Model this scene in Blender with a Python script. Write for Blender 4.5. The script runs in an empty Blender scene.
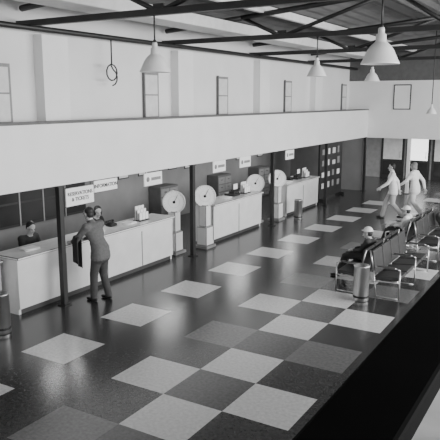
import bpy, bmesh, math, random
from mathutils import Vector, Matrix, Euler
random.seed(7)
C = bpy.context.scene.collection
R = math.radians

# ---------------------------------------------------------------- materials
MATS = {}
def mat(name, v, rough=0.6, metal=0.0, var=0.12, scale=6.0, bump=0.0, emit=0.0, v2=None, spec=0.5):
    if name in MATS: return MATS[name]
    m = bpy.data.materials.new(name); m.use_nodes = True
    nt = m.node_tree; b = nt.nodes['Principled BSDF']
    b.inputs['Roughness'].default_value = rough
    b.inputs['Metallic'].default_value = metal
    b.inputs['Specular IOR Level'].default_value = spec
    tc = nt.nodes.new('ShaderNodeTexCoord')
    n = nt.nodes.new('ShaderNodeTexNoise'); n.inputs['Scale'].default_value = scale
    n.inputs['Detail'].default_value = 6
    nt.links.new(tc.outputs['Object'], n.inputs['Vector'])
    r = nt.nodes.new('ShaderNodeValToRGB')
    lo = v*(1-var) if v2 is None else v; hi = min(1, v*(1+var)) if v2 is None else v2
    r.color_ramp.elements[0].position = 0.3; r.color_ramp.elements[1].position = 0.7
    r.color_ramp.elements[0].color = (lo, lo, lo, 1); r.color_ramp.elements[1].color = (hi, hi, hi, 1)
    nt.links.new(n.outputs['Fac'], r.inputs['Fac'])
    nt.links.new(r.outputs['Color'], b.inputs['Base Color'])
    if bump > 0:
        bp = nt.nodes.new('ShaderNodeBump'); bp.inputs['Strength'].default_value = bump
        nt.links.new(n.outputs['Fac'], bp.inputs['Height']); nt.links.new(bp.outputs['Normal'], b.inputs['Normal'])
    if emit > 0:
        b.inputs['Emission Color'].default_value = (1, 1, 1, 1); b.inputs['Emission Strength'].default_value = emit
    MATS[name] = m; return m

M_white = mat('paint_white', 0.78, 0.55, var=0.04, scale=1.2)
M_wall = mat('paint_wall', 0.72, 0.7, var=0.05, scale=0.9)
M_office = mat('paint_office', 0.18, 0.7, var=0.12, scale=1.5)
M_cream = mat('counter_paint', 0.72, 0.45, var=0.06, scale=3)
M_ctop = mat('counter_top', 0.80, 0.25, var=0.06, scale=8)
M_dark = mat('dark_steel', 0.015, 0.5, var=0.2)
M_black = mat('black_paint', 0.003, 0.8, var=0.2, spec=0.05)
M_kick = mat('toe_kick', 0.05, 0.6)
M_mid = mat('grey_paint', 0.22, 0.6)
M_cab = mat('cabinet_grey', 0.10, 0.6)
M_roof = mat('roof_board', 0.15, 0.8, var=0.2, scale=2)
M_duct = mat('duct_paint', 0.62, 0.6, var=0.08)
M_enamel = mat('enamel', 0.75, 0.3, var=0.05)
M_chrome = mat('brushed_metal', 0.6, 0.3, metal=0.9, var=0.08)
M_leather = mat('black_leather', 0.035, 0.4, var=0.3, scale=12, bump=0.1)
M_paper = mat('paper', 0.88, 0.8, var=0.03)
M_ink = mat('ink', 0.01, 0.7)
M_glassd = mat('dark_glass', 0.03, 0.15, var=0.3, scale=1.0)
M_sky = mat('bright_pane', 0.6, 0.5, emit=2.2)
M_fill_tube = mat('fill_tube_light', 0.9, 0.5, emit=6.0)  # glow for the tubes added to light the office
M_wood = mat('wood', 0.12, 0.5, var=0.35, scale=9)
M_conc = mat('balcony_concrete', 0.6, 0.8, var=0.1)
# floor tiles
M_fd = mat('tile_dark', 0.024, 0.22, scale=22, v2=0.058)
M_fm = mat('tile_medium', 0.12, 0.22, scale=22, v2=0.19)
M_fs = mat('tile_slate', 0.065, 0.22, scale=22, v2=0.115)
M_fl = mat('tile_light', 0.58, 0.25, scale=22, v2=0.76)

# ---------------------------------------------------------------- mesh builder
class MB:
    def __init__(s): s.bm = bmesh.new(); s.mats = []
    def mi(s, m):
        if m not in s.mats: s.mats.append(m)
        return s.mats.index(m)
    def _tag(s, verts, m, smooth=False):
        i = s.mi(m); fs = set()
        for v in verts:
            for f in v.link_faces: fs.add(f)
        for f in fs: f.material_index = i; f.smooth = smooth
        return fs
    def box(s, lo, hi, m, rot=None, bevel=0.0, pivot=None):
        lo = Vector(lo); hi = Vector(hi); c = (lo+hi)/2; d = hi-lo
        r = bmesh.ops.create_cube(s.bm, size=1.0)
        M = Matrix.Translation(c) @ Matrix.Diagonal((*d, 1))
        if rot is not None:
            p = Vector(pivot) if pivot is not None else c
            M = Matrix.Translation(p) @ rot.to_4x4() @ Matrix.Translation(-p) @ M
        bmesh.ops.transform(s.bm, matrix=M, verts=r['verts'])
        s._tag(r['verts'], m)
        if bevel > 0:
            es = set()
            for v in r['verts']:
                for e in v.link_edges: es.add(e)
            bmesh.ops.bevel(s.bm, geom=list(es), offset=bevel, segments=2, affect='EDGES', profile=0.5)
    def cyl(s, a, b, r1, r2, m, seg=16, smooth=True):
        a = Vector(a); b = Vector(b); d = b-a
        if d.length < 1e-6: return
        r = bmesh.ops.create_cone(s.bm, cap_ends=True, segments=seg, radius1=r1, radius2=r2, depth=d.length)
        M = Matrix.Translation((a+b)/2) @ d.to_track_quat('Z', 'Y').to_matrix().to_4x4()
        bmesh.ops.transform(s.bm, matrix=M, verts=r['verts'])
        fs = s._tag(r['verts'], m)
        for f in fs: f.smooth = smooth and len(f.verts) == 4
    def sph(s, c, r, m, seg=16, rot=None):
        if not hasattr(r, '__len__'): r = (r, r, r)
        q = bmesh.ops.create_uvsphere(s.bm, u_segments=seg, v_segments=max(6, seg//2+2), radius=1)
        M = Matrix.Translation(Vector(c)) @ (rot.to_4x4() if rot is not None else Matrix.Identity(4)) @ Matrix.Diagonal((*r, 1))
        bmesh.ops.transform(s.bm, matrix=M, verts=q['verts'])
        s._tag(q['verts'], m, True)
    def path(s, pts, r, m, seg=10):
        for a, b in zip(pts[:-1], pts[1:]): s.cyl(a, b, r, r, m, seg)
        for p in pts[1:-1]: s.sph(p, r, m, 10)
    def lathe(s, prof, c, m, seg=28, axis=None):
        c = Vector(c); rings = []
        Rm = axis.to_track_quat('Z', 'Y').to_matrix() if axis is not None else Matrix.Identity(3)
        for r, z in prof:
            rings.append([s.bm.verts.new(c + Rm @ Vector((r*math.cos(2*math.pi*k/seg), r*math.sin(2*math.pi*k/seg), z))) for k in range(seg)])
        i = s.mi(m)
        for a, b in zip(rings[:-1], rings[1:]):
            for k in range(seg):
                f = s.bm.faces.new((a[k], a[(k+1) % seg], b[(k+1) % seg], b[k])); f.material_index = i; f.smooth = True
    def quad(s, pts, m):
        f = s.bm.faces.new([s.bm.verts.new(Vector(p)) for p in pts]); f.material_index = s.mi(m)
    def done(s, name, parent=None):
        me = bpy.data.meshes.new(name); s.bm.normal_update(); s.bm.to_mesh(me); s.bm.free()
        for m in s.mats: me.materials.append(m)
        o = bpy.data.objects.new(name, me); C.objects.link(o)
        if parent is not None: o.parent = parent
        return o

# ---------------------------------------------------------------- constants
XB = -8.06            # bulkhead / post plane
BAY = 4.27; Y0 = 7.86
YEND = 24.95
XW = -8.85            # upper wall
XO = -11.4            # office back wall
S = 0.876             # floor tile

# ---------------------------------------------------------------- floor
f = MB()
for i in range(-6, 18):
    for j in range(-12, 30):
        cx = -6.62 + S*i; cy = 6.39 + S*j
        ii = i % 6 if i >= 0 else -1
        m = M_fd
        if ii == 0 and j % 2 == 0 and j <= 18: m = M_fl
        elif ii in (2, 4) and j % 4 == 0: m = M_fl
        elif ii in (2, 4) and j % 4 == 2: m = M_fm
        elif ii == 3 and j % 2 == 1: m = M_fl
        elif ii == 3: m = M_fs
        h = S/2
        f.quad([(cx-h, cy-h, 0), (cx+h, cy-h, 0), (cx+h, cy+h, 0), (cx-h, cy+h, 0)], m)
f.done('floor')

# ---------------------------------------------------------------- shell
w = MB(); w.box((XO-0.15, -4, 0), (XO, YEND, 2.5), M_office)
w.done('wall_office')
w = MB()
w.box((XO-0.15, -4, 2.5), (XB-0.08, YEND, 2.6), M_wall)
w.done('ceiling_office')
w = MB(); w.box((XW-0.15, -4, 2.6), (XW, YEND+0.15, 5.6), M_wall)
w.done('wall_left')
w = MB()
for yc in (4.1, 8.4, 12.65, 16.85, 21.1):
    w.box((XW, yc-0.22, 2.6), (XW+0.22, yc+0.42, 4.85), M_white)
w.done('trim_pilasters')
w = MB(); w.box((XB-0.08, -4, 2.22), (XB+0.06, YEND, 3.30), M_white)
w.done('wall_bulkhead')
w = MB(); w.box((XB-0.11, -4, 3.30), (XB+0.09, YEND, 3.345), M_cab); w.done('trim_bulkhead')
# far wall : upper panel and opening below
w = MB()
w.box((XW, YEND, 2.2), (7, YEND+0.15, 4.45), M_white)
w.box((XW, YEND, 4.45), (7, YEND+0.15, 6.9), M_cab)
w.done('wall_far')
w = MB()
w.box((XO, YEND+5, 0), (7, YEND+5.1, 2.6), M_mid)
w.done('wall_lobby')
w = MB(); w.box((XO, YEND+0.15, 2.3), (7, YEND+5, 2.4), M_mid); w.done('ceiling_lobby')
w = MB()
w.box((XO, YEND, 0), (XB-0.1, YEND+0.15, 2.5), M_office); w.done('wall_partition')

# upper wall windows (narrow louvre doors)
for n, yc in enumerate((3.0, 7.3, 11.6, 14.8, 19.0, 24.3)):
    b = MB(); X = XW+0.002
    b.box((X, yc-0.29, 2.7), (X+0.03, yc+0.29, 4.32), M_mid)
    b.box((X+0.03, yc-0.24, 2.75), (X+0.035, yc+0.24, 4.26), M_duct)
    for z in (3.3, 3.8): b.box((X+0.03, yc-0.24, z), (X+0.045, yc+0.24, z+0.03), M_mid)
    b.box((X+0.03, yc-0.30, 2.7), (X+0.06, yc-0.25, 4.34), M_cab)
    b.done('door_%d' % (n+1))

# posts
for k in range(-1, 5):
    b = MB(); y = Y0+k*BAY
    b.box((XB-0.05, y-0.05, 0), (XB+0.05, y+0.05, 2.215), M_dark, bevel=0.006)
    b.box((XB-0.09, y-0.09, 0), (XB+0.09, y+0.09, 0.02), M_dark)
    b.box((XB-0.08, y-0.08, 2.19), (XB+0.06, y+0.08, 2.215), M_dark)
    b.done('steel_post')
b = MB(); b.box((-6.36, YEND, 0), (-6.24, YEND+0.12, 2.195), M_white, bevel=0.006); b.box((-6.42,YEND-.02,0),(-6.18,YEND+.14,.03),M_dark); b.done('steel_post')

# ---------------------------------------------------------------- roof and trusses
def roofz(x): return 5.45 + (x-XW)*0.085
b = MB()
x0, x1 = XW-0.2, 7
nseg = 90
for k in range(nseg):
    xa = x0+(x1-x0)*k/nseg; xb_ = x0+(x1-x0)*(k+1)/nseg
    za = roofz(xa)+(0.03 if k % 2 else 0); zb = roofz(xb_)+(0.0 if k % 2 else 0.03)
    b.quad([(xa, -4, za), (xa, YEND+0.2, za), (xb_, YEND+0.2, zb), (xb_, -4, zb)], M_roof)
b.done('ceiling')
pur = MB()
for k in range(8):
    x = XW+0.5+k*2.1
    pur.box((x-0.05, -4, roofz(x)-0.18), (x+0.05, YEND, roofz(x)-0.02), M_duct if k % 2 else M_dark)
pur.done('roof_purlins')
for y in [Y0+k*BAY for k in range(-2, 4)]:
    t = MB()
    zb = 5.0
    t.box((XW, y-0.05, zb-0.05), (7, y+0.05, zb+0.05), M_dark)
    xs_top = [XW+0.1, -6.75, -3.5, -0.2, 3.0, 6.5]; xs_bot = [-7.9, -5.8, -2.4, 1.2, 4.6]
    for a, c in zip(xs_top[:-1], xs_top[1:]):
        t.cyl((a, y, roofz(a)-0.2), (c, y, roofz(c)-0.2), 0.055, 0.055, M_dark, 8)
    for i, xb_ in enumerate(xs_bot):
        if i == 0: continue
        for xt in (xs_top[i], xs_top[i+1]):
            t.cyl((xb_, y, zb), (xt, y, roofz(xt)-0.2), 0.04, 0.04, M_dark, 8)
        t.box((xb_-0.1, y-0.015, zb-0.04), (xb_+0.1, y+0.015, zb+0.12), M_dark)
    t.done('roof_truss')
d = MB()
d.box((-7.45, -4, 5.12), (-6.85, YEND, 5.34), M_duct, bevel=0.02)
d.done('ceiling_duct')
p = MB()
p.cyl((XW+0.3, -4, 4.93), (XW+0.3, YEND-0.01, 4.93), 0.05, 0.05, M_dark, 10)
p.cyl((XW+0.3, 9.95, 4.93), (XW+0.3, 9.95, 4.4), 0.015, 0.015, M_dark, 8)
pts = [(XW+0.3, 9.95+0.16*math.sin(a*0.55), 4.25+0.16*math.cos(a*0.55)+(-0.1 if a > 11 else 0)) for a in range(0, 18)]
p.path(pts, 0.014, M_dark, 8)
p.done('electrical_conduit')

# pendant lamps
def pendant(x, y, zbot, r, top=5.0, small=False):
    b = MB(); k = r/0.23
    prof = [(0.0, 0.43), (0.035, 0.43), (0.04, 0.40), (0.04, 0.36), (0.062, 0.35), (0.066, 0.27), (0.085, 0.25), (0.12, 0.22), (0.16, 0.165), (0.19, 0.10), (0.215, 0.045), (0.232, 0.015), (0.236, 0.0),
            (0.228, 0.0), (0.205, 0.045), (0.18, 0.10), (0.15, 0.155), (0.1, 0.21), (0.0, 0.23)]
    b.lathe([(a*k, z*k) for a, z in prof], (x, y, zbot), M_enamel)
    b.sph((x, y, zbot+0.1*k), (0.05*k, 0.05*k, 0.07*k), M_paper, 14)
    b.cyl((x, y, zbot+0.42*k), (x, y, zbot+0.47*k), 0.03*k, 0.02*k, M_dark, 12)
    b.cyl((x, y, zbot+0.45*k), (x, y, top), 0.012, 0.012, M_dark, 8)
    b.cyl((x, y, top-0.05), (x, y, top), 0.04, 0.05, M_dark, 12)
    b.done('pendant_lamp')
pendant(-5.89, Y0, 4.12, 0.235)
pendant(-2.40, Y0, 4.14, 0.235)
pendant(-5.0, Y0+BAY, 4.17, 0.2)
pendant(-5.2, Y0+2*BAY, 4.18, 0.2)
pendant(-4.2, 19.0, 3.3, 0.15, top=5.8)
pendant(-2.2, Y0+2*BAY, 4.18, 0.23)

# ---------------------------------------------------------------- counters
def counter(name, ya, yb, xf=-8.3, depth=0.62, h=1.04, ret=True):
    b = MB(); xb_ = xf-depth
    b.box((xf-0.10, ya+0.05, 0), (xf-0.06, yb-0.05, 0.10), M_kick)
    b.box((xf-0.07, ya, 0.10), (xf-0.02, yb, h-0.05), M_cream)
    b.box((xb_, ya, 0.0), (xf-0.05, ya+0.05, h-0.05), M_cream)
    b.box((xb_, yb-0.05, 0.0), (xf-0.05, yb, h-0.05), M_cream)
    b.box((xb_-0.02, ya-0.03, h-0.045), (xf+0.04, yb+0.03, h), M_ctop, bevel=0.01)
    b.box((xf-0.02, ya, h-0.16), (xf-0.008, yb, h-0.05), M_cream)
    n = max(2, round((yb-ya)/1.15))
    for k in range(n+1):
        y = ya+(yb-ya)*k/n
        b.box((xf-0.02, max(ya, y-0.012), 0.10), (xf-0.012, min(yb, y+0.012), h-0.16), M_mid if 0 < k < n else M_cream)
    b.box((xb_+0.02, ya+0.05, 0.45), (xf-0.07, yb-0.05, 0.48), M_wood)
    return b.done(name)
counter('ticket_counter', 7.05, 11.65)
counter('ticket_counter', 13.5, 16.2)
counter('ticket_counter', 18.0, 20.6)
counter('ticket_counter', 3.2, 6.95, xf=-8.62, depth=0.5, h=0.98)

# baggage scales
def scale_(x, y, zc=1.30, ang=-50, r=0.28):
    b = MB()
    b.box((x-0.2, y-0.22, 0.0), (x+0.2, y+0.22, 0.07), M_mid, bevel=0.01)
    b.box((x-0.15, y-0.16, 0.07), (x+0.15, y+0.16, 0.55), M_cream, bevel=0.02)
    b.box((x-0.11, y-0.12, 0.55), (x+0.11, y+0.12, zc-r+0.06), M_cream, bevel=0.02)
    ax = Vector((math.cos(R(ang)), math.sin(R(ang)), 0.08)).normalized()
    c = Vector((x, y, zc))
    b.lathe([(0, -0.09), (r*0.7, -0.09), (r*0.98, -0.05), (r, 0.0), (r, 0.05), (r*0.92, 0.065), (r*0.9, 0.05)], c, M_enamel, 36, ax)
    b.lathe([(r*0.9, 0.05), (0, 0.05)], c, M_paper, 36, ax)
    up = Vector((0, 0, 1)); up = (up-ax*up.dot(ax)).normalized(); sd = up.cross(ax)
    def P(a, rr, o=0.052): return c+ax*o+(up*math.cos(a)+sd*math.sin(a))*rr
    for k in range(24):
        a = 2*math.pi*k/24
        b.cyl(P(a, r*0.80), P(a, r*0.86), 0.003, 0.003, M_mid, 5)
    b.lathe([(r*0.48, 0.05), (r*0.48, 0.054), (r*0.50, 0.054), (r*0.50, 0.05)], c, M_duct, 32, ax)
    b.lathe([(0, 0.058), (r*0.12, 0.058), (r*0.12, 0.05)], c, M_ink, 16, ax)
    b.cyl(P(0.5, 0, .056), P(0.5, r*0.72, .056), 0.006, 0.003, M_ink, 6)
    b.done('baggage_scale')
scale_(-8.62, 12.15, 1.27)
scale_(-8.31, 13.06, 1.32)
scale_(-8.72, 16.55, 1.22)
scale_(-8.35, 17.3, 1.30)

# bins
def bin_(name, x, y, r, h):
    b = MB()
    b.lathe([(0, 0), (r*0.96, 0), (r, 0.02), (r, h*0.96), (r*1.05, h*0.97), (r*1.05, h), (r*0.85, h), (r*0.8, h-0.05), (0, h-0.06)], (x, y, 0), M_chrome, 28)
    b.lathe([(r*1.005, h*0.1), (r*1.02, h*0.12), (r*1.02, h*0.14), (r*1.005, h*0.16)], (x, y, 0), M_dark, 28)
    b.done(name)
bin_('ash_bin', -3.5, 10.95, 0.145, 0.68)
bin_('ash_bin', -7.83, 17.8, 0.13, 0.62)
bin_('ash_bin', -7.95, 6.35, 0.145, 0.66)

# ---------------------------------------------------------------- hanging signs
def sign(y, z, wdt, h, lines, size):
    e = bpy.data.objects.new('hanging_sign', None); C.objects.link(e)
    x = XB+0.03
    e.location = (x, y, z)
    b = MB()
    b.box((-0.012, -wdt/2, -h/2), (0.012, wdt/2, h/2), M_paper)
    b.box((-0.014, -wdt/2-0.008, h/2), (0.014, wdt/2+0.008, h/2+0.008), M_dark)
    b.box((-0.014, -wdt/2-0.008, -h/2-0.008), (0.014, wdt/2+0.008, -h/2), M_dark)
    for yy in (-wdt*0.4, wdt*0.4):
        b.cyl((0, yy, h/2), (0, yy, 2.218-z), 0.006, 0.006, M_dark, 6)
    b.done('panel', e)
    for k, s in enumerate(lines):
        cu = bpy.data.curves.new('lettering', 'FONT'); cu.body = s; cu.size = size
        cu.align_x = 'CENTER'; cu.align_y = 'CENTER'; cu.extrude = 0.002; cu.offset = 0.001
        o = bpy.data.objects.new('lettering_%d' % (k+1), cu); C.objects.link(o); o.parent = e
        o.data.materials.append(M_ink)
        o.rotation_euler = (R(90), 0, R(90))
        o.location = (0.015, 0, (len(lines)-1)*size*0.55 - k*size*1.1)
sign(8.34, 1.975, 0.72, 0.33, ['RESERVATIONS', '& TICKETS'], 0.094)
sign(9.05, 2.09, 0.66, 0.22, ['INFORMATION'], 0.098)
def marksign(y, z, wdt, h):
    b = MB(); x = XB+0.03
    b.box((x-0.012, y-wdt/2, z-h/2), (x+0.012, y+wdt/2, z+h/2), M_paper)
    b.lathe([(0, 0.014), (h*0.2, 0.014), (h*0.2, 0.0)], (x, y-wdt*0.3, z), M_mid, 16, Vector((1, 0, 0)))
    b.box((x+0.012, y-wdt*0.12, z-h*0.12), (x+0.014, y+wdt*0.42, z+h*0.12), M_mid)
    for yy in (-wdt*0.4, wdt*0.4):
        b.cyl((x, y+yy, z+h/2), (x, y+yy, 2.218), 0.006, 0.006, M_dark, 6)
    b.done('hanging_sign')
marksign(10.56, 2.05, 0.62, 0.27); marksign(13.3, 2.07, 0.6, 0.28); marksign(14.65, 2.07, 0.6, 0.28); marksign(17.5, 2.05, 0.6, 0.28)

# ---------------------------------------------------------------- benches
def bench(x, ya, yb, name='double_sided_bench'):
    b = MB(); n = 4; L = (yb-ya)/n
    for side in (-1, 1):
        for k in range(n):
            y1 = ya+k*L+0.02; y2 = ya+(k+1)*L-0.02
            rot = Matrix.Rotation(R(-5*side), 3, 'Y')
            b.box((x+side*0.36-0.25, y1, 0.335), (x+side*0.36+0.25, y2, 0.40), M_leather, rot, 0.02)
            b.box((x+side*0.10-0.03, y1, 0.42), (x+side*0.10+0.03, y2, 0.88), M_leather, Matrix.Rotation(R(-8*side), 3, 'Y'), 0.02)
    for k in range(n+1):
        if k in (1, 3): continue
        y = ya+k*L
        for side in (-1, 1):
            p = [(x+side*0.62, y, 0.0), (x+side*0.62, y, 0.57), (x+side*0.55, y, 0.60), (x+side*0.16, y, 0.59)]
            b.path(p, 0.014, M_chrome)
            b.path([(x+side*0.62, y, 0.33), (x+side*0.05, y, 0.30)], 0.014, M_chrome)
            b.path([(x+side*0.18, y, 0.0), (x+side*0.12, y, 0.5), (x+side*0.04, y, 0.89)], 0.014, M_chrome)
            b.path([(x+side*0.62, y, 0.012), (x+side*0.18, y, 0.012)], 0.012, M_chrome)
            b.box((x+side*0.36-0.17, y-0.025, 0.595), (x+side*0.36+0.17, y+0.025, 0.62), M_wood, bevel=0.008)
    for side in (-1, 1):
        b.path([(x+side*0.55, ya, 0.32), (x+side*0.55, yb, 0.32)], 0.014, M_chrome)
        b.path([(x+side*0.2, ya, 0.31), (x+side*0.2, yb, 0.31)], 0.014, M_chrome)
    b.done(name)
bench(-3.5, 11.3, 13.6)
bench(-3.5, 14.6, 16.9)
bench(-3.5, 18.2, 20.5)

# ---------------------------------------------------------------- office furniture and things
def cabinet(y, hgt=1.3, wid=0.9):
    b = MB()
    b.box((XO+0.01, y-wid/2, 0), (XO+0.46, y+wid/2, hgt), M_cab, bevel=0.01)
    n = 4
    for k in range(n):
        z = 0.06+k*(hgt-0.1)/n
        for s in (-1, 1):
            b.box((XO+0.46, y+s*wid/4-wid/4+0.02, z), (XO+0.475, y+s*wid/4+wid/4-0.02, z+(hgt-0.1)/n-0.03), M_mid)
            b.box((XO+0.475, y+s*wid/4-0.05, z+0.13), (XO+0.49, y+s*wid/4+0.05, z+0.15), M_dark)
    b.done('filing_cabinet')
for y in (15.2, 18.5, 21.5): cabinet(y, 1.15)
b = MB()
b.box((XO+.002, 8.3, 0.8), (XO+0.05, 12.0, 1.9), M_dark)
for k in range(5):
    for q in range(2):
        b.box((XO+0.05, 8.38+k*0.73, 0.86+q*.52), (XO+0.06, 9.03+k*0.73, 1.33+q*.52), M_glassd)
    b.box((XO+0.05, 8.32+k*0.73, 0.8), (XO+0.065, 8.36+k*0.73, 1.9), M_mid)
b.done('window_1')
def frame(y, z, wd, h, pap=M_paper, x=XO):
    b = MB(); x += 0.002
    b.box((x, y-wd/2, z-h/2), (x+0.02, y+wd/2, z+h/2), M_dark)
    b.box((x+0.02, y-wd/2+0.03, z-h/2+0.03), (x+0.024, y+wd/2-0.03, z+h/2-0.03), pap)
    b.box((x+0.024, y-wd*0.3, z-h*0.2), (x+0.026, y+wd*0.3, z+h*0.25), M_mid)
    b.done('wall_poster')
for y, z in ((13.6, 1.75), (14.5, 1.75), (16.0, 1.8), (16.9, 1.75), (19.2, 1.8), (20.3, 1.75), (22.0, 1.75), (12.6, 1.7)): frame(y, z, 0.45, 0.5, M_duct)
for k, y in enumerate((5, 9.5, 13.5, 17.5, 21.5)):  # added tube fixtures, put in so the office gets light
    b = MB(); b.box((-9.9, y-0.65, 2.44), (-9.7, y+0.65, 2.5), M_white)
    b.cyl((-9.8, y-0.6, 2.42), (-9.8, y+0.6, 2.42), 0.02, 0.02, M_fill_tube, 10)
    b.done('fill_ceiling_tube')

def telephone(x, y, z):
    b = MB()
    b.box((x-0.09, y-0.1, z), (x+0.09, y+0.1, z+0.06), M_ink, bevel=0.02)
    b.cyl((x+0.02, y, z+0.06), (x+0.03, y, z+0.085), 0.06, 0.05, M_dark)
    b.cyl((x-0.04, y-0.1, z+0.11), (x-0.04, y+0.1, z+0.11), 0.016, 0.016, M_ink)
    for s in (-1, 1):
        b.sph((x-0.04, y+s*0.1, z+0.10), (0.03, 0.03, 0.025), M_ink, 12)
        b.cyl((x-0.04, y+s*0.05, z+0.05), (x-0.04, y+s*0.05, z+0.10), 0.012, 0.012, M_ink, 8)
    b.done('telephone')
telephone(-8.75, 10.0, 1.04); telephone(-8.75, 14.0, 1.04); telephone(-8.7, 19.0, 1.04)
def papers(x, y, z):
    b = MB()
    for k in range(6):
        a = Matrix.Rotation(random.uniform(-.3, .3), 3, 'Z')
        b.box((x-0.11, y-0.15, z+k*0.006), (x+0.11, y+0.15, z+k*0.006+0.005), M_paper, a)
    b.done('paper_stack')
for y in (7.6, 9.35, 10.4, 14.6, 18.6): papers(-8.6, y, 1.04)
def rack(x, y, z):
    b = MB()
    b.box((x-0.1, y-0.17, z), (x+0.1, y+0.17, z+0.02), M_dark)
    for k in range(3):
        xx = x-0.07+k*0.06
        b.box((xx, y-0.16, z+0.02), (xx+0.015, y+0.16, z+0.30-k*0.07), M_mid)
        for q in range(3):
            b.box((xx+0.016, y-0.15+q*0.105, z+0.03), (xx+0.03, y-0.06+q*0.105, z+0.33-k*0.07), M_paper)
    b.done('brochure_rack')
rack(-8.6, 10.85, 1.04); rack(-8.6, 15.7, 1.04); rack(-8.6, 20.1, 1.04)
def typewriter(x, y, z):
    b = MB()
    b.box((x-0.17, y-0.17, z), (x+0.17, y+0.17, z+0.07), M_dark, bevel=0.02)
    b.box((x-0.02, y-0.16, z+0.07), (x+0.15, y+0.16, z+0.15), M_dark, bevel=0.02)
    b.cyl((x+0.1, y-0.22, z+0.17), (x+0.1, y+0.22, z+0.17), 0.022, 0.022, M_ink)
    b.box((x+0.1, y-0.11, z+0.17), (x+0.105, y+0.11, z+0.34), M_paper)
    for r_ in range(3):
        for q in range(9): b.cyl((x-0.15+r_*0.04, y-0.14+q*0.035, z+0.07), (x-0.15+r_*0.04, y-0.14+q*0.035, z+0.085+r_*0.01), 0.011, 0.011, M_paper, 8)
    b.done('typewriter')
typewriter(-8.68, 15.1, 1.04)
typewriter(-8.7, 19.5, 1.04)
def suitcase(x, y, z):
    b = MB()
    b.box((x-0.13, y-0.3, z+0.005), (x+0.13, y+0.3, z+0.40), M_leather, bevel=0.03)
    b.box((x-0.135, y-0.2, z+0.005), (x+0.135, y-0.17, z+0.405), M_wood); b.box((x-0.135, y+0.17, z+0.005), (x+0.135, y+0.2, z+0.405), M_wood)
    b.path([(x, y-0.08, z+0.40), (x, y-0.06, z+0.45), (x, y+0.06, z+0.45), (x, y+0.08, z+0.40)], 0.012, M_dark)
    b.done('suitcase')
suitcase(-4.35, 14.1, 0)

# display board
b = MB()
b.box((-8.62, 21.3, 0.1), (-8.55, 23.6, 2.15), M_dark)
for r_ in range(4):
    for q in range(4):
        b.box((-8.55, 21.5+q*0.52, 0.45+r_*0.42), (-8.54, 21.5+q*0.52+random.uniform(.16,.3), 0.45+r_*0.42+random.uniform(.15,.28)), random.choice([M_paper, M_mid, M_duct]))
b.box((-8.75, 21.35, 0), (-8.4, 21.42, 0.1), M_dark); b.box((-8.75, 23.5, 0), (-8.4, 23.57, 0.1), M_dark)
b.done('notice_board')
b = MB()
b.box((-7.0, YEND-0.034, 3.33), (-6.32, YEND-.002, 4.3), M_dark)
b.box((-6.96, YEND-0.04, 3.37), (-6.36, YEND-0.034, 4.26), M_white)
b.done('framed_notice')
for n, x in enumerate((-8.3, -7.1, -5.9, -4.7)):
    b = MB(); y = YEND+4.94
    b.box((x-0.55, y, 0), (x+0.55, y+0.05, 2.2), M_dark)
    b.box((x-0.45, y-0.01, 0.9), (x+0.45, y, 2.05), M_sky if n in (1, 3) else M_duct)
    b.box((x-0.45, y-0.01, 0.15), (x+0.45, y, 0.8), M_glassd)
    b.cyl((x+0.38, y-0.06, 1.0), (x+0.38, y-0.06, 1.3), 0.015, 0.015, M_chrome)
    b.done('door_%d' % (n+10))

# ---------------------------------------------------------------- balcony where the photographer stands
b = MB()
b.box((-0.85, -4, 2.0), (4, 9, 2.2), M_conc); b.done('balcony_floor')
b = MB()
b.box((-0.42, -3, 3.04), (-0.25, 9, 3.10), M_black, bevel=0.01)
b.box((-0.235, -3, 2.75), (-0.21, 9, 2.80), M_mid)
for k in range(9):
    b.box((-0.36, -2.9+k*1.4, 2.2), (-0.31, -2.85+k*1.4, 3.05), M_black)
    b.box((-0.36, -2.88+k*1.4, 2.76), (-0.22, -2.86+k*1.4, 2.79), M_black)
b.done('balcony_railing')

# ---------------------------------------------------------------- people
SK = mat('skin', 0.42, 0.55, var=0.04)
HAIRD = mat('hair_dark', 0.015, 0.6, scale=40)
SUIT = mat('suit_grey', 0.12, 0.85, var=0.15, scale=25)
TROUS = mat('trousers_grey', 0.06, 0.85, var=0.15, scale=25)
DARKC = mat('cloth_dark', 0.03, 0.85)
WHITEC = mat('cloth_white', 0.75, 0.85, var=0.05)
LIGHTC = mat('cloth_light_grey', 0.42, 0.85, var=0.12, scale=20)
SHOE = mat('shoe_leather', 0.01, 0.3)

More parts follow.
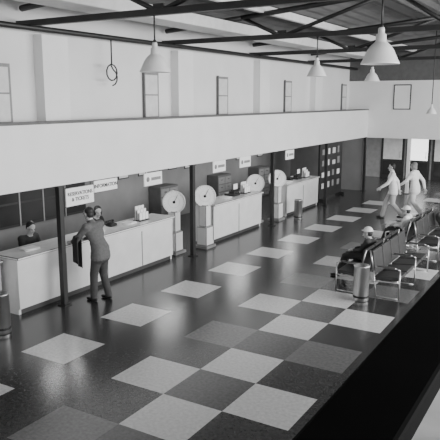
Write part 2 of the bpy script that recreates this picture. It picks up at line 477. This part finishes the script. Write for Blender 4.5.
class Fig:
    def __init__(s): s.p = []
    def cap(s, a, b, ra, rb, m): s.p.append(('c', Vector(a), Vector(b), ra, rb, m))
    def ell(s, c, r, m, rot=None): s.p.append(('e', Vector(c), Vector(r), rot or Matrix.Identity(3), None, m))
    def mesh(s, vox, smooth=2, hem=None):
        q = MB()
        for k in s.p:
            if k[0] == 'c':
                _, a, b, ra, rb, m = k
                q.cyl(a, b, ra, rb, m, 14); q.sph(a, ra, m, 14); q.sph(b, rb, m, 14)
            else: q.sph(k[1], k[2], k[5], 20, k[3])
        o = q.done('tmp')
        md = o.modifiers.new('r', 'REMESH'); md.mode = 'VOXEL'; md.voxel_size = vox; md.use_smooth_shade = True
        if smooth:
            sm = o.modifiers.new('s', 'SMOOTH'); sm.factor = 0.5; sm.iterations = smooth
        dg = bpy.context.evaluated_depsgraph_get()
        me = bpy.data.meshes.new_from_object(o.evaluated_get(dg))
        bpy.data.objects.remove(o)
        me.materials.clear(); ms = []
        for k in s.p:
            if k[5] not in ms: ms.append(k[5])
        for m in ms: me.materials.append(m)
        inv = [(k[3].transposed() if k[0] == 'e' else None) for k in s.p]
        for f in me.polygons:
            c = f.center; best = 9; bi = 0
            for k, iv in zip(s.p, inv):
                if k[0] == 'c':
                    ab = k[2]-k[1]; L = ab.length_squared
                    t = 0 if L < 1e-9 else max(0, min(1, (c-k[1]).dot(ab)/L))
                    dd = (c-k[1]-ab*t).length-(k[3]+(k[4]-k[3])*t)
                else:
                    ql = iv @ (c-k[1]); r = k[2]
                    n = math.sqrt((ql.x/r.x)**2+(ql.y/r.y)**2+(ql.z/r.z)**2)
                    dd = (n-1)*min(r)
                if dd < best: best = dd; bi = ms.index(k[5])
            if hem and ms[bi] in hem[1:]: bi = ms.index(hem[1] if c.z > hem[0] else hem[2])
            f.material_index = bi; f.use_smooth = True
        return me

def hand_fig(wr, dirv, normal, side, m):
    F = Fig(); d = Vector(dirv).normalized(); n = Vector(normal); n = (n-d*n.dot(d)).normalized(); s = d.cross(n)*side
    W = Vector(wr)
    F.cap(W-d*0.02, W+d*0.02, 0.026, 0.026, m)
    rot = Matrix((s, d, n)).transposed()
    F.ell(W+d*0.055, (0.042, 0.055, 0.018), m, rot)
    lens = (0.070, 0.080, 0.074, 0.058)
    for k, L in enumerate(lens):
        o = (-0.030+0.020*k)
        a = W+d*0.095+s*o; sp = s*(o*0.25)
        b_ = a+(d*0.9+sp-n*0.18).normalized()*L*0.5
        c_ = b_+(d*0.75+sp-n*0.6).normalized()*L*0.3
        e_ = c_+(d*0.5-n*0.85).normalized()*L*0.22
        F.cap(a-d*0.02, b_, 0.0095, 0.0088, m); F.cap(b_, c_, 0.0088, 0.008, m); F.cap(c_, e_, 0.008, 0.007, m)
    a = W+d*0.03-s*0.03; b_ = a+(d*0.6-s*0.7-n*0.15)*0.045; c_ = b_+(d*0.9-s*0.2-n*0.2)*0.035
    F.cap(a, b_, 0.013, 0.011, m); F.cap(b_, c_, 0.011, 0.008, m)
    return F

def person(name, loc, heading, J, top, bottom, hair=HAIRD, scale=1.0, hat=None, female=False, skirt=False, look=(0, 1, 0), jacket=False):
    V = lambda k: Vector(J[k])
    F = Fig()
    pel, ch, nk, hd = V('pelvis'), V('chest'), V('neck'), V('head')
    up = (ch-pel).normalized(); xr = Vector((1, 0, 0))
    rot = Matrix((xr, up.cross(xr), up)).transposed()
    B = 1.1 if jacket else 1.0
    F.ell(pel, (0.175*B, 0.125*B, 0.115), bottom, rot)
    F.ell(pel.lerp(ch, 0.4), (0.155*B*1.05, 0.115*B, 0.17), top, rot)
    F.ell(ch, (0.185*B, 0.125*B, 0.19), top, rot)
    F.ell(ch.lerp(nk, 0.55), (0.17*B, 0.10*B, 0.09), top, rot)
    F.ell(pel+up*0.06, (0.172*B, 0.125*B, 0.12), top, rot)
    if jacket:
        for zz, rr in ((0.02, 0.125), (-0.06, 0.135), (-0.12, 0.14)):
            F.cap(pel+Vector((-0.075, 0, zz)), pel+Vector((0.075, 0, zz)), rr, rr, top)
        F.cap(ch.lerp(nk, 0.75), nk-(nk-ch)*0.06, 0.085, 0.078, top)
        F.cap(nk-(nk-ch)*0.12, nk+(nk-ch)*0.05, 0.070, 0.066, WHITEC)
    F.cap(nk-(nk-ch)*0.2, hd-Vector((0, 0.01, 0.05)), 0.062, 0.055, SK)
    for s in 'LR':
        sh, el, wr = V('sh'+s), V('el'+s), V('wr'+s)
        F.cap(ch.lerp(nk, 0.6), sh, 0.075*B, 0.075*B, top)
        F.cap(sh, el, 0.066*B, 0.052*B, top); F.cap(el, wr-(wr-el)*0.08, 0.052*B, 0.038*B, top)
        F.cap(wr-(wr-el)*0.12, wr, 0.027, 0.026, SK)
        hp, kn, an = V('hip'+s), V('kn'+s), V('an'+s)
        lc = SK if skirt else bottom
        wk = 1.22 if jacket else 1.0
        F.cap(hp, kn, 0.098*B, 0.066*wk, bottom); F.cap(kn, an, 0.064*wk if not skirt else 0.055, 0.056*wk if not skirt else 0.036, lc)
        td = Vector(J.get('toe'+s, (0, 1, 0))).normalized()
        F.cap(an-td*0.04-Vector((0, 0, 0.042)), an+td*0.15-Vector((0, 0, 0.052)), 0.043, 0.034, SHOE)
    meshes = [F.mesh(0.016, 2, (pel.z-0.17, top, bottom) if jacket else None)]
    lk = Vector(look).normalized(); hx = lk.cross(Vector((0, 0, 1))).normalized(); hu = hx.cross(lk)
    HR = Matrix((hx, lk, hu)).transposed()
    def H(x, y, z): return hd+HR @ Vector((x, y, z))
    G = Fig()
    G.ell(H(0, -0.01, 0.03), (0.075, 0.092, 0.088), SK, HR)
    G.ell(H(0, 0.025, -0.035), (0.056, 0.062, 0.078), SK, HR)
    G.ell(H(0, 0.055, -0.095), (0.028, 0.025, 0.022), SK, HR)
    G.cap(H(0, 0.083, 0.01), H(0, 0.105, -0.03), 0.009, 0.014, SK)
    G.cap(H(-0.03, 0.076, 0.022), H(0.03, 0.076, 0.022), 0.010, 0.010, SK)
    G.cap(H(-0.018, 0.082, -0.06), H(0.018, 0.082, -0.06), 0.007, 0.007, mat('lips', 0.25, 0.5))
    for s in (-1, 1):
        G.ell(H(s*0.077, -0.005, -0.01), (0.010, 0.02, 0.032), SK, HR)
        G.ell(H(s*0.03, 0.079, 0.002), (0.011, 0.008, 0.006), mat('eye_dark', 0.02, 0.3), HR)
    G.ell(H(0, -0.030, 0.054), (0.083, 0.090, 0.084), hair, HR)
    G.ell(H(0, -0.055, 0.0), (0.078, 0.062, 0.075), hair, HR)
    if female:
        G.ell(H(0, -0.06, -0.06), (0.085, 0.055, 0.07), hair, HR)
        for s in (-1, 1): G.ell(H(s*0.075, -0.02, -0.02), (0.028, 0.045, 0.075), hair, HR)
    if hat is not None:
        G.ell(H(0, -0.01, 0.075), (0.093, 0.107, 0.085), hat, HR)
        G.ell(H(0, 0.005, 0.06), (0.125, 0.145, 0.014), hat, HR)
    meshes.append(G.mesh(0.0075, 1))
    for s in 'LR':
        el, wr = V('el'+s), V('wr'+s)
        hn = Vector(J.get('hn'+s, (0, 0, 1))); hdv = Vector(J.get('hd'+s, (wr-el).normalized()))
        meshes.append(hand_fig(wr, hdv, hn, 1 if s == 'L' else -1, SK).mesh(0.0055, 1))
    bm = bmesh.new(); allm = []
    for me in meshes:
        n0 = len(bm.faces); bm.from_mesh(me); bm.faces.ensure_lookup_table()
        mp = []
        for m in me.materials:
            if m not in allm: allm.append(m)
            mp.append(allm.index(m))
        for f in bm.faces[n0:]: f.material_index = mp[f.material_index]
    me = bpy.data.meshes.new(name); bm.to_mesh(me); bm.free()
    for m in allm: me.materials.append(m)
    o = bpy.data.objects.new(name, me); C.objects.link(o)
    o.location = loc; o.rotation_euler = (0, 0, heading); o.scale = (scale,)*3
    return o

LEAN = dict(pelvis=(0, -0.04, 0.97), chest=(0.0, 0.08, 1.27), neck=(0.0, 0.17, 1.48), head=(0, 0.23, 1.625),
    shL=(-0.19, 0.11, 1.41), shR=(0.19, 0.11, 1.41), elL=(-0.27, 0.30, 1.16), elR=(0.27, 0.26, 1.15), wrL=(-0.14, 0.52, 1.085), wrR=(0.16, 0.50, 1.085),
    hdL=(0.3, 1, -0.05), hdR=(-0.2, 1, -0.05), hipL=(-0.09, -0.04, 0.92), hipR=(0.09, -0.04, 0.92), knL=(-0.11, 0.04, 0.5), knR=(0.10, 0.0, 0.5),
    anL=(-0.13, 0.04, 0.085), anR=(0.12, -0.10, 0.085))
SIT = dict(pelvis=(0, 0, 0.56), chest=(0, 0.02, 0.87), neck=(0, 0.06, 1.08), head=(0, 0.12, 1.22),
    shL=(-0.18, 0.03, 1.02), shR=(0.18, 0.03, 1.02), elL=(-0.25, 0.10, 0.76), elR=(0.25, 0.10, 0.76), wrL=(-0.11, 0.34, 0.68), wrR=(0.11, 0.34, 0.68),
    hipL=(-0.09, 0.02, 0.55), hipR=(0.09, 0.02, 0.55), knL=(-0.11, 0.44, 0.54), knR=(0.11, 0.44, 0.54), anL=(-0.11, 0.42, 0.085), anR=(0.11, 0.42, 0.085))
SLOUCH = dict(pelvis=(0, 0.06, 0.55), chest=(0, -0.06, 0.80), neck=(0, -0.05, 0.98), head=(0, 0.01, 1.10),
    shL=(-0.18, -0.04, 0.93), shR=(0.18, -0.04, 0.93), elL=(-0.25, 0.08, 0.73), elR=(0.25, 0.08, 0.73), wrL=(-0.08, 0.30, 0.68), wrR=(0.08, 0.33, 0.68),
    hipL=(-0.09, 0.08, 0.55), hipR=(0.09, 0.08, 0.55), knL=(-0.11, 0.50, 0.53), knR=(0.11, 0.50, 0.53), anL=(-0.10, 0.66, 0.085), anR=(0.12, 0.60, 0.085))
WALK = dict(pelvis=(0, 0, 0.96), chest=(0, 0.05, 1.27), neck=(0, 0.06, 1.48), head=(0, 0.09, 1.63),
    shL=(-0.18, 0.05, 1.41), shR=(0.18, 0.05, 1.41), elL=(-0.26, 0.20, 1.16), elR=(0.27, -0.14, 1.16), wrL=(-0.24, 0.40, 1.02), wrR=(0.28, -0.2, 0.90),
    hnL=(-1, 0, 0.3), hnR=(1, 0, 0), hipL=(-0.09, 0, 0.92), hipR=(0.09, 0, 0.92), knL=(-0.1, 0.02, 0.50), knR=(0.1, 0.20, 0.52),
    anL=(-0.1, -0.30, 0.13), anR=(0.1, 0.30, 0.085))
def stool(x, y):
    b = MB(); b.lathe([(0, 0.38), (0.17, 0.38), (0.19, 0.40), (0.19, 0.425), (0.17, 0.435), (0, 0.435)], (x, y, 0), M_leather, 24)
    for a in range(4): b.cyl((x+0.1*math.cos(a*1.571+.78), y+0.1*math.sin(a*1.571+.78), 0.40), (x+0.2*math.cos(a*1.571+.78), y+0.2*math.sin(a*1.571+.78), 0), 0.014, 0.014, M_chrome, 8)
    b.done('office_stool')
person('standing_customer', (-7.72, 8.45, 0), R(90), LEAN, SUIT, TROUS, scale=1.0, jacket=True)
# dark overcoat folded over the customer's forearm
b = MB(); cx, cy, ct = -8.01, 8.19, 1.225
cols = []
NS, NT = 22, 15
for a in range(NS+1):
    u = -0.085+0.19*a/NS
    row = []
    for t in range(NT+1):
        q = t/NT*2-1
        fold = 0.012*math.sin(a*1.1+q*1.5)*abs(q)
        if abs(q) < 0.25:
            ang = q/0.25*math.pi/2
            px, pz = math.sin(ang)*0.068, ct-0.068+math.cos(ang)*0.068
        else:
            L = (abs(q)-0.25)/0.75*(0.52 if q > 0 else 0.40)
            px = math.copysign(0.068+0.02*L+fold, q); pz = ct-0.068-L
        # drape runs across the forearm (arm direction is mostly -X)
        row.append(b.bm.verts.new((cx+u*0.95-px*0.35, cy+px+u*-0.35, pz+0.01*math.sin(a*0.9))))
    cols.append(row)
ci = b.mi(DARKC)
for a in range(NS):
    for t in range(NT):
        fc = b.bm.faces.new((cols[a][t], cols[a+1][t], cols[a+1][t+1], cols[a][t+1])); fc.smooth = True; fc.material_index = ci
co_ = b.done('draped_coat')
sd = co_.modifiers.new('thickness', 'SOLIDIFY'); sd.thickness = 0.018; sd.offset = 1

person('seated_clerk', (-9.5, 8.35, 0), R(-90), SIT, DARKC, DARKC, look=(0.2, 1, -0.35)); stool(-9.5, 8.35)
person('seated_clerk', (-9.6, 10.4, 0), R(-90), SIT, DARKC, DARKC, female=True, look=(0.5, 1, -0.25)); stool(-9.6, 10.4)
person('seated_traveler', (-3.85, 12.35, 0), R(90), SLOUCH, DARKC, DARKC, hat=WHITEC, scale=0.9)
person('seated_traveler', (-3.85, 15.4, 0), R(90), SLOUCH, WHITEC, DARKC, hat=WHITEC, scale=0.9)
person('seated_traveler', (-3.15, 16.3, 0), R(-90), SLOUCH, SUIT, DARKC, scale=0.9)
person('walking_traveler', (-5.3, 19.4, 0), R(110), WALK, WHITEC, LIGHTC, jacket=True)
person('walking_traveler', (-4.8, 20.1, 0), R(80), WALK, WHITEC, WHITEC, female=True, hair=mat('hair_light', 0.2, 0.6), jacket=True)

# ---------------------------------------------------------------- lights
wd = bpy.data.worlds.new('World'); bpy.context.scene.world = wd; wd.use_nodes = True
wd.node_tree.nodes['Background'].inputs[0].default_value = (0.8, 0.8, 0.8, 1)
wd.node_tree.nodes['Background'].inputs[1].default_value = 2.3
def area(name, loc, target, sx, sy, e):
    l = bpy.data.lights.new(name, 'AREA'); l.shape = 'RECTANGLE'; l.size = sx; l.size_y = sy; l.energy = e
    o = bpy.data.objects.new(name, l); C.objects.link(o); o.location = loc
    o.rotation_euler = (Vector(target)-Vector(loc)).to_track_quat('-Z', 'Y').to_euler()
area('window_daylight', (6.5, 13, 4.0), (-6, 13, 2.0), 18, 2.5, 2900)
area('lobby_fill', (-5.5, YEND+2.5, 2.28), (-5.5, YEND+2.5, 0), 5, 1.5, 130)  # added fill lamp that brightens the lobby
for y in (9.5, 13.5, 17.5, 21.5):  # added lamps below the tubes, filling the office with light
    area('fill_tube_light', (-9.8, y, 2.38), (-9.8, y, 0), 0.2, 1.2, 25)

cam = bpy.data.cameras.new('Camera'); co = bpy.data.objects.new('Camera', cam); C.objects.link(co)
co.location = (0, 0, 3.7); co.rotation_euler = (R(90-10.95), 0, R(31.04))
cam.sensor_width = 36; cam.lens = 36*620/440; cam.clip_start = 0.05
bpy.context.scene.camera = co
